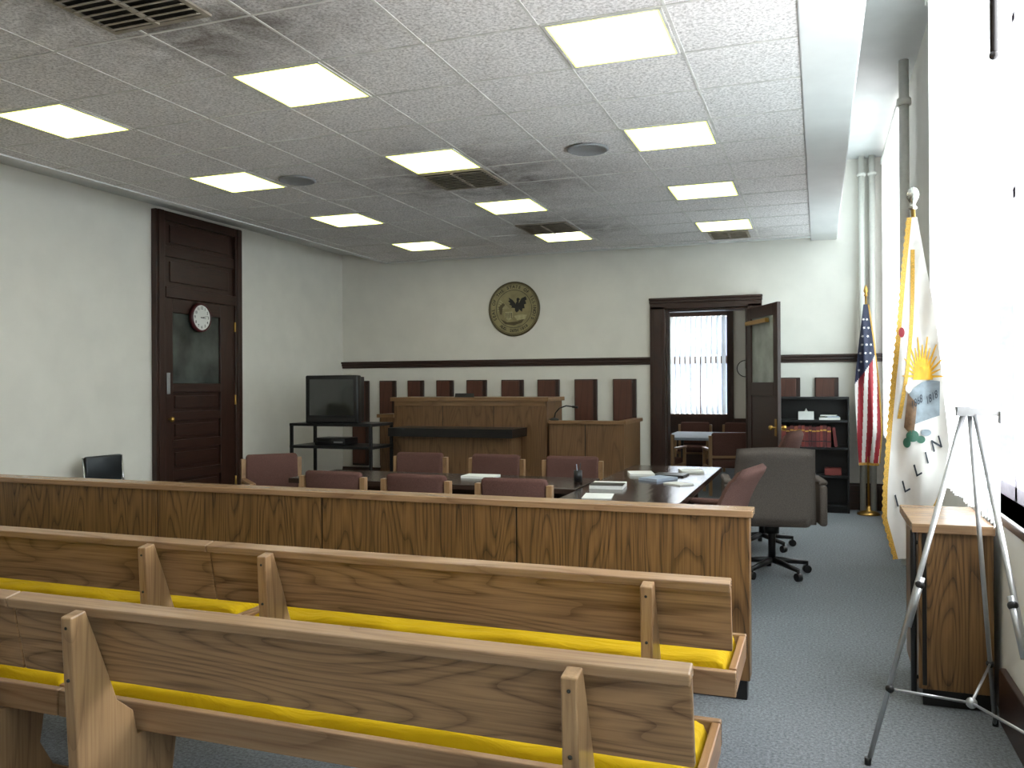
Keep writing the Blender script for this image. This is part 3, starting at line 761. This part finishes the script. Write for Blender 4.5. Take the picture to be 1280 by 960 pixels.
disc(.045,1.58,.055,.08,M_sun,.008,a0=0,a1=pi)
o.grid(lambda u,v: fpt(-.03+.165*u,1.31+(.20+.03*math.sin(u*3.1))*v+.06*u,.008),10,10,M_grey)
def dtext(s,cx,cz,size,sx,slope,mat=M_flagblack): o.text(s,size,lambda u,v: fpt(cx+u*sx-v*.1,cz+v+u*slope,.014),mat,.0)
dtext("1868",.010,1.45,.066,.50,.35); dtext("1818",.093,1.475,.066,.46,.35)
o.grid(lambda u,v: fpt(-.06+.05*u+.02*v,1.30+.20*v-.06*u,.010),4,8,M_eagle)
disc(-.035,1.53,.018,.028,M_flagwhite,.012)
disc(-.015,1.25,.035,.035,M_green,.010); disc(.03,1.23,.025,.022,M_green,.010); disc(-.045,1.21,.02,.03,M_green,.010); disc(.06,1.27,.03,.02,M_grey,.010)
disc(-.07,1.86,.016,.03,M_red,.006)
for ch,a,z in (("I",-.100,.86),("L",-.050,.95),("L",.010,1.05),("I",.062,1.12),("N",.118,1.20)):
    o.text(ch,.13,lambda u,v,a=a,z=z: fpt(a+u*.55-v*.18,z+v*.75+u*.38,.012),M_flagblack,.001)
o.done()

FX2,FY2=.52,10.80
tab2=[(2.50,-.02,.03),(2.05,-.07,.09),(1.56,-.12,.14),(1.0,-.10,.17),(.62,-.08,.14)]
def ff2(a,z,off=0):
    k=min(1,(2.55-z)/.4)
    return Vector((FX2+a,FY2-off+k*(.035*math.sin(30*(a+.08*z))+.012*math.sin(64*a)),z))
o=B("national_flag")
o.cyl((.55,10.85,.03),(.53,10.85,2.62),.013,M_brass,seg=14)
o.lathe([(.13,0),(.13,.015),(.10,.035),(.03,.05),(.022,.10)],(.55,10.85,0),M_brass,32)
o.lathe([(.012,0),(.026,.01),(.012,.03),(.026,.06),(.022,.09),(.002,.14)],(.53,10.85,2.60),M_brass,16)
def us(u,v):
    z=2.50-1.88*v; a0,a1=interp(tab2,z); return ff2(a0+(a1-a0)*u,z)
def usm(u,v):
    d=v+(.18*u)
    if d<.50: return M_navy
    return M_red if ((u*5.0+v*2.4)%2)<1.15 else M_flagwhite
o.grid(us,50,90,M_navy,matfn=usm)
def star(cx,cz,r):
    c=o.bm.verts.new(ff2(cx,cz,.006)); vs=[]
    for k in range(10):
        rr=r if k%2==0 else r*.42; an=pi/2+k*pi/5+.4
        vs.append(o.bm.verts.new(ff2(cx+rr*math.cos(an),cz+rr*math.sin(an),.006)))
    for k in range(10):
        f=o.bm.faces.new((c,vs[k],vs[(k+1)%10])); f.material_index=o.mi(M_flagwhite)
for row in range(8):
    z=2.32-row*.10; a0,a1=interp(tab2,z)
    n=2 if row<3 else 3
    for k in range(n):
        u=(k+.5+.25*(row%2))/(n+.4)
        if ((2.5-z)/1.88+.18*u)<.46: star(a0+(a1-a0)*u,z,.018)
def fru(u,v):
    z=2.50-1.88*v; a0,a1=interp(tab2,z); return ff2(a1+.015*u,z,.002)
o.grid(fru,1,60,M_gold)
o.grid(lambda u,v: ff2(-.08+.22*u,.62-.03*v,.0),30,1,M_gold)
o.done()

# ---------------------------------------------------------------- aluminium display easel
o=B("display_easel")
ap=Vector((.60,4.02,1.44))
fl=Vector((.18,3.73,.0)); frt=Vector((.765,3.22,.0)); rear=Vector((.745,4.34,.0))
o.cyl(ap+Vector((-.02,0,0)),fl,.012,M_alu,r1=.010); o.cyl(ap+Vector((.02,0,0)),frt,.012,M_alu,r1=.010); o.cyl(ap,rear,.010,M_alu)
for p in (fl,frt,rear): o.cyl(p,p+Vector((0,0,.03)),.013,M_blackplastic)
o.box((ap.x-.05,ap.y-.02,ap.z-.02),(ap.x+.16,ap.y+.02,ap.z+.015),M_alu); o.box((ap.x-.05,ap.y-.035,ap.z),(ap.x+.0,ap.y+.03,ap.z+.02),M_alu)
o.box((ap.x+.11,ap.y-.035,ap.z-.05),(ap.x+.155,ap.y+.02,ap.z+.0),M_alu)
def onleg(a,b_,z): t=(a.z-z)/(a.z-b_.z); return a+(b_-a)*t
a1=onleg(ap,fl,.30); a2=onleg(ap,frt,.30); a3=onleg(ap,rear,.30); c=(a1+a2+a3)/3
c.z=.27
for p in (a1,a2,a3): o.cyl(p,c,.006,M_alu,seg=8); o.ball(p,.018,M_blackmetal)
o.ball(c,.022,M_alu)
for leg in (fl,frt): 
    p=onleg(ap,leg,.72); o.ball(p,.02,M_blackmetal); q=onleg(ap,leg,.55); o.cyl(onleg(ap,leg,.75),q,.0145,M_alu)
o.done()

# ---------------------------------------------------------------- adjoining room
o=B("wall_adjoining_room")
ax0,ax1,ay=-4.6,.4,16.2
bw=(-2.68,-1.62); bz0,bz1=1.0,2.85
o.box((ax0-.15,YB+.2,0),(ax0,ay,3.4),M_wall); o.box((ax1,YB+.2,0),(ax1+.15,ay,3.4),M_wall)
o.box((ax0,ay,0),(bw[0],ay+.2,3.4),M_wall); o.box((bw[1],ay,0),(ax1,ay+.2,3.4),M_wall); o.box((bw[0],ay,0),(bw[1],ay+.2,bz0),M_wall); o.box((bw[0],ay,bz1),(bw[1],ay+.2,3.4),M_wall)
o.done()
o=B("ceiling_adjoining_room"); o.box((ax0-.15,YB+.2,3.3),(ax1+.15,ay+.2,3.4),M_plaster); o.done()
o=B("window_4"); 
for a,b_ in ((bw[0]-.12,bw[0]),(bw[1],bw[1]+.12)): o.box((a,ay-.03,.0),(b_,ay,bz1+.1),M_dark)
o.box((bw[0]-.12,ay-.04,bz0-.06),(bw[1]+.12,ay,bz0),M_darkx); o.box((bw[0],ay+.1,1.95),(bw[1],ay+.14,2.10),M_dark); o.box(((bw[0]+bw[1])/2-.03,ay+.1,bz0),((bw[0]+bw[1])/2+.03,ay+.14,2.0),M_dark)
o.box((bw[0],ay-.03,bz1),(bw[1],ay,bz1+.1),M_darkx); o.done()
o=B("trim_wainscot_adjoining")
o.box((ax0,ay-.02,0),(bw[0]-.12,ay,.92),M_dark); o.box((bw[1]+.12,ay-.02,0),(ax1,ay,.92),M_dark); o.box((bw[0],ay-.02,0),(bw[1],ay,bz0-.06),M_dark); o.done()
q=B("vertical_blinds"); n=11
for k in range(n):
    xc=bw[0]+(k+.5)*(bw[1]-bw[0])/n
    q.grid(lambda u,v,xc=xc: (xc+.032*(u*2-1),ay-.09+.028*(u*2-1),bz0+.0+(bz1-bz0)*v),1,1,M_slat2)
q.done()
o=B("added_neighbour_building"); o.box((-14,30,-4),(6,34,4.2),plain("dark_brick",(66,76,96),.8,var=.1,scale=3));  # building invented outside the window so the gaps between slats look dark
for k in range(8): o.box((-13+k*2.2,29.9,.8),(-12+k*2.2,30,2.6),M_blue)
o.done()
o=B("meeting_table"); o.box((-2.3,12.9,.71),(-1.0,14.6,.75),M_blue); 
for xx in (-2.2,-1.1):
    for yy in (13.0,14.5): o.cyl((xx,yy,0),(xx,yy,.71),.025,M_blackmetal)
o.done(bevel=.004)
for (x,y,rz) in ((-2.2,12.45,-.2),(-1.25,12.35,.3),(-2.1,15.1,pi),(-1.35,15.1,pi-.1),(-.5,13.6,pi/2)): dup(gc,"guest_armchair",(x,y,0),rz)
o=B("wall_clock"); o.lathe([(.16,0),(.16,.04),(.145,.045)],(0,0,0),M_blackplastic,32,RX); o.lathe([(.144,.046),(.144,.047)],(0,0,0),M_paper,32,RX)
o.box((-.004,-.05,0),(.004,-.048,.11),M_black); o.box((0,-.05,-.004),(.07,-.048,.004),M_black); o.done(loc=(-1.28,ay,1.85))
dup(base,"ceiling_light",(-1.9,13.6,3.299),0); dup(base,"ceiling_light",(-3.2,13.6,3.299),0)

# ---------------------------------------------------------------- world and camera
w=bpy.data.worlds.new("overcast_sky"); scene.world=w; w.use_nodes=True
bg=w.node_tree.nodes["Background"]; bg.inputs[0].default_value=(.95,.97,1.0,1); bg.inputs[1].default_value=14.5

cam=bpy.data.cameras.new("camera"); co=bpy.data.objects.new("camera",cam); scene.collection.objects.link(co)
cam.sensor_width=36; cam.lens=1050/1280*36; cam.clip_start=.05
yaw,pitch,roll=-.3503,.0016,-.0051
f=Vector((math.sin(yaw)*math.cos(pitch),math.cos(yaw)*math.cos(pitch),math.sin(pitch)))
r0=Vector((math.cos(yaw),-math.sin(yaw),0)); u0=r0.cross(f)
rr=r0*math.cos(roll)+u0*math.sin(roll); uu=-r0*math.sin(roll)+u0*math.cos(roll)
Mx=Matrix((rr,uu,-f)).transposed().to_4x4(); Mx.translation=Vector((0,0,1.56)); co.matrix_world=Mx
scene.camera=co
scene.view_settings.view_transform='Standard'
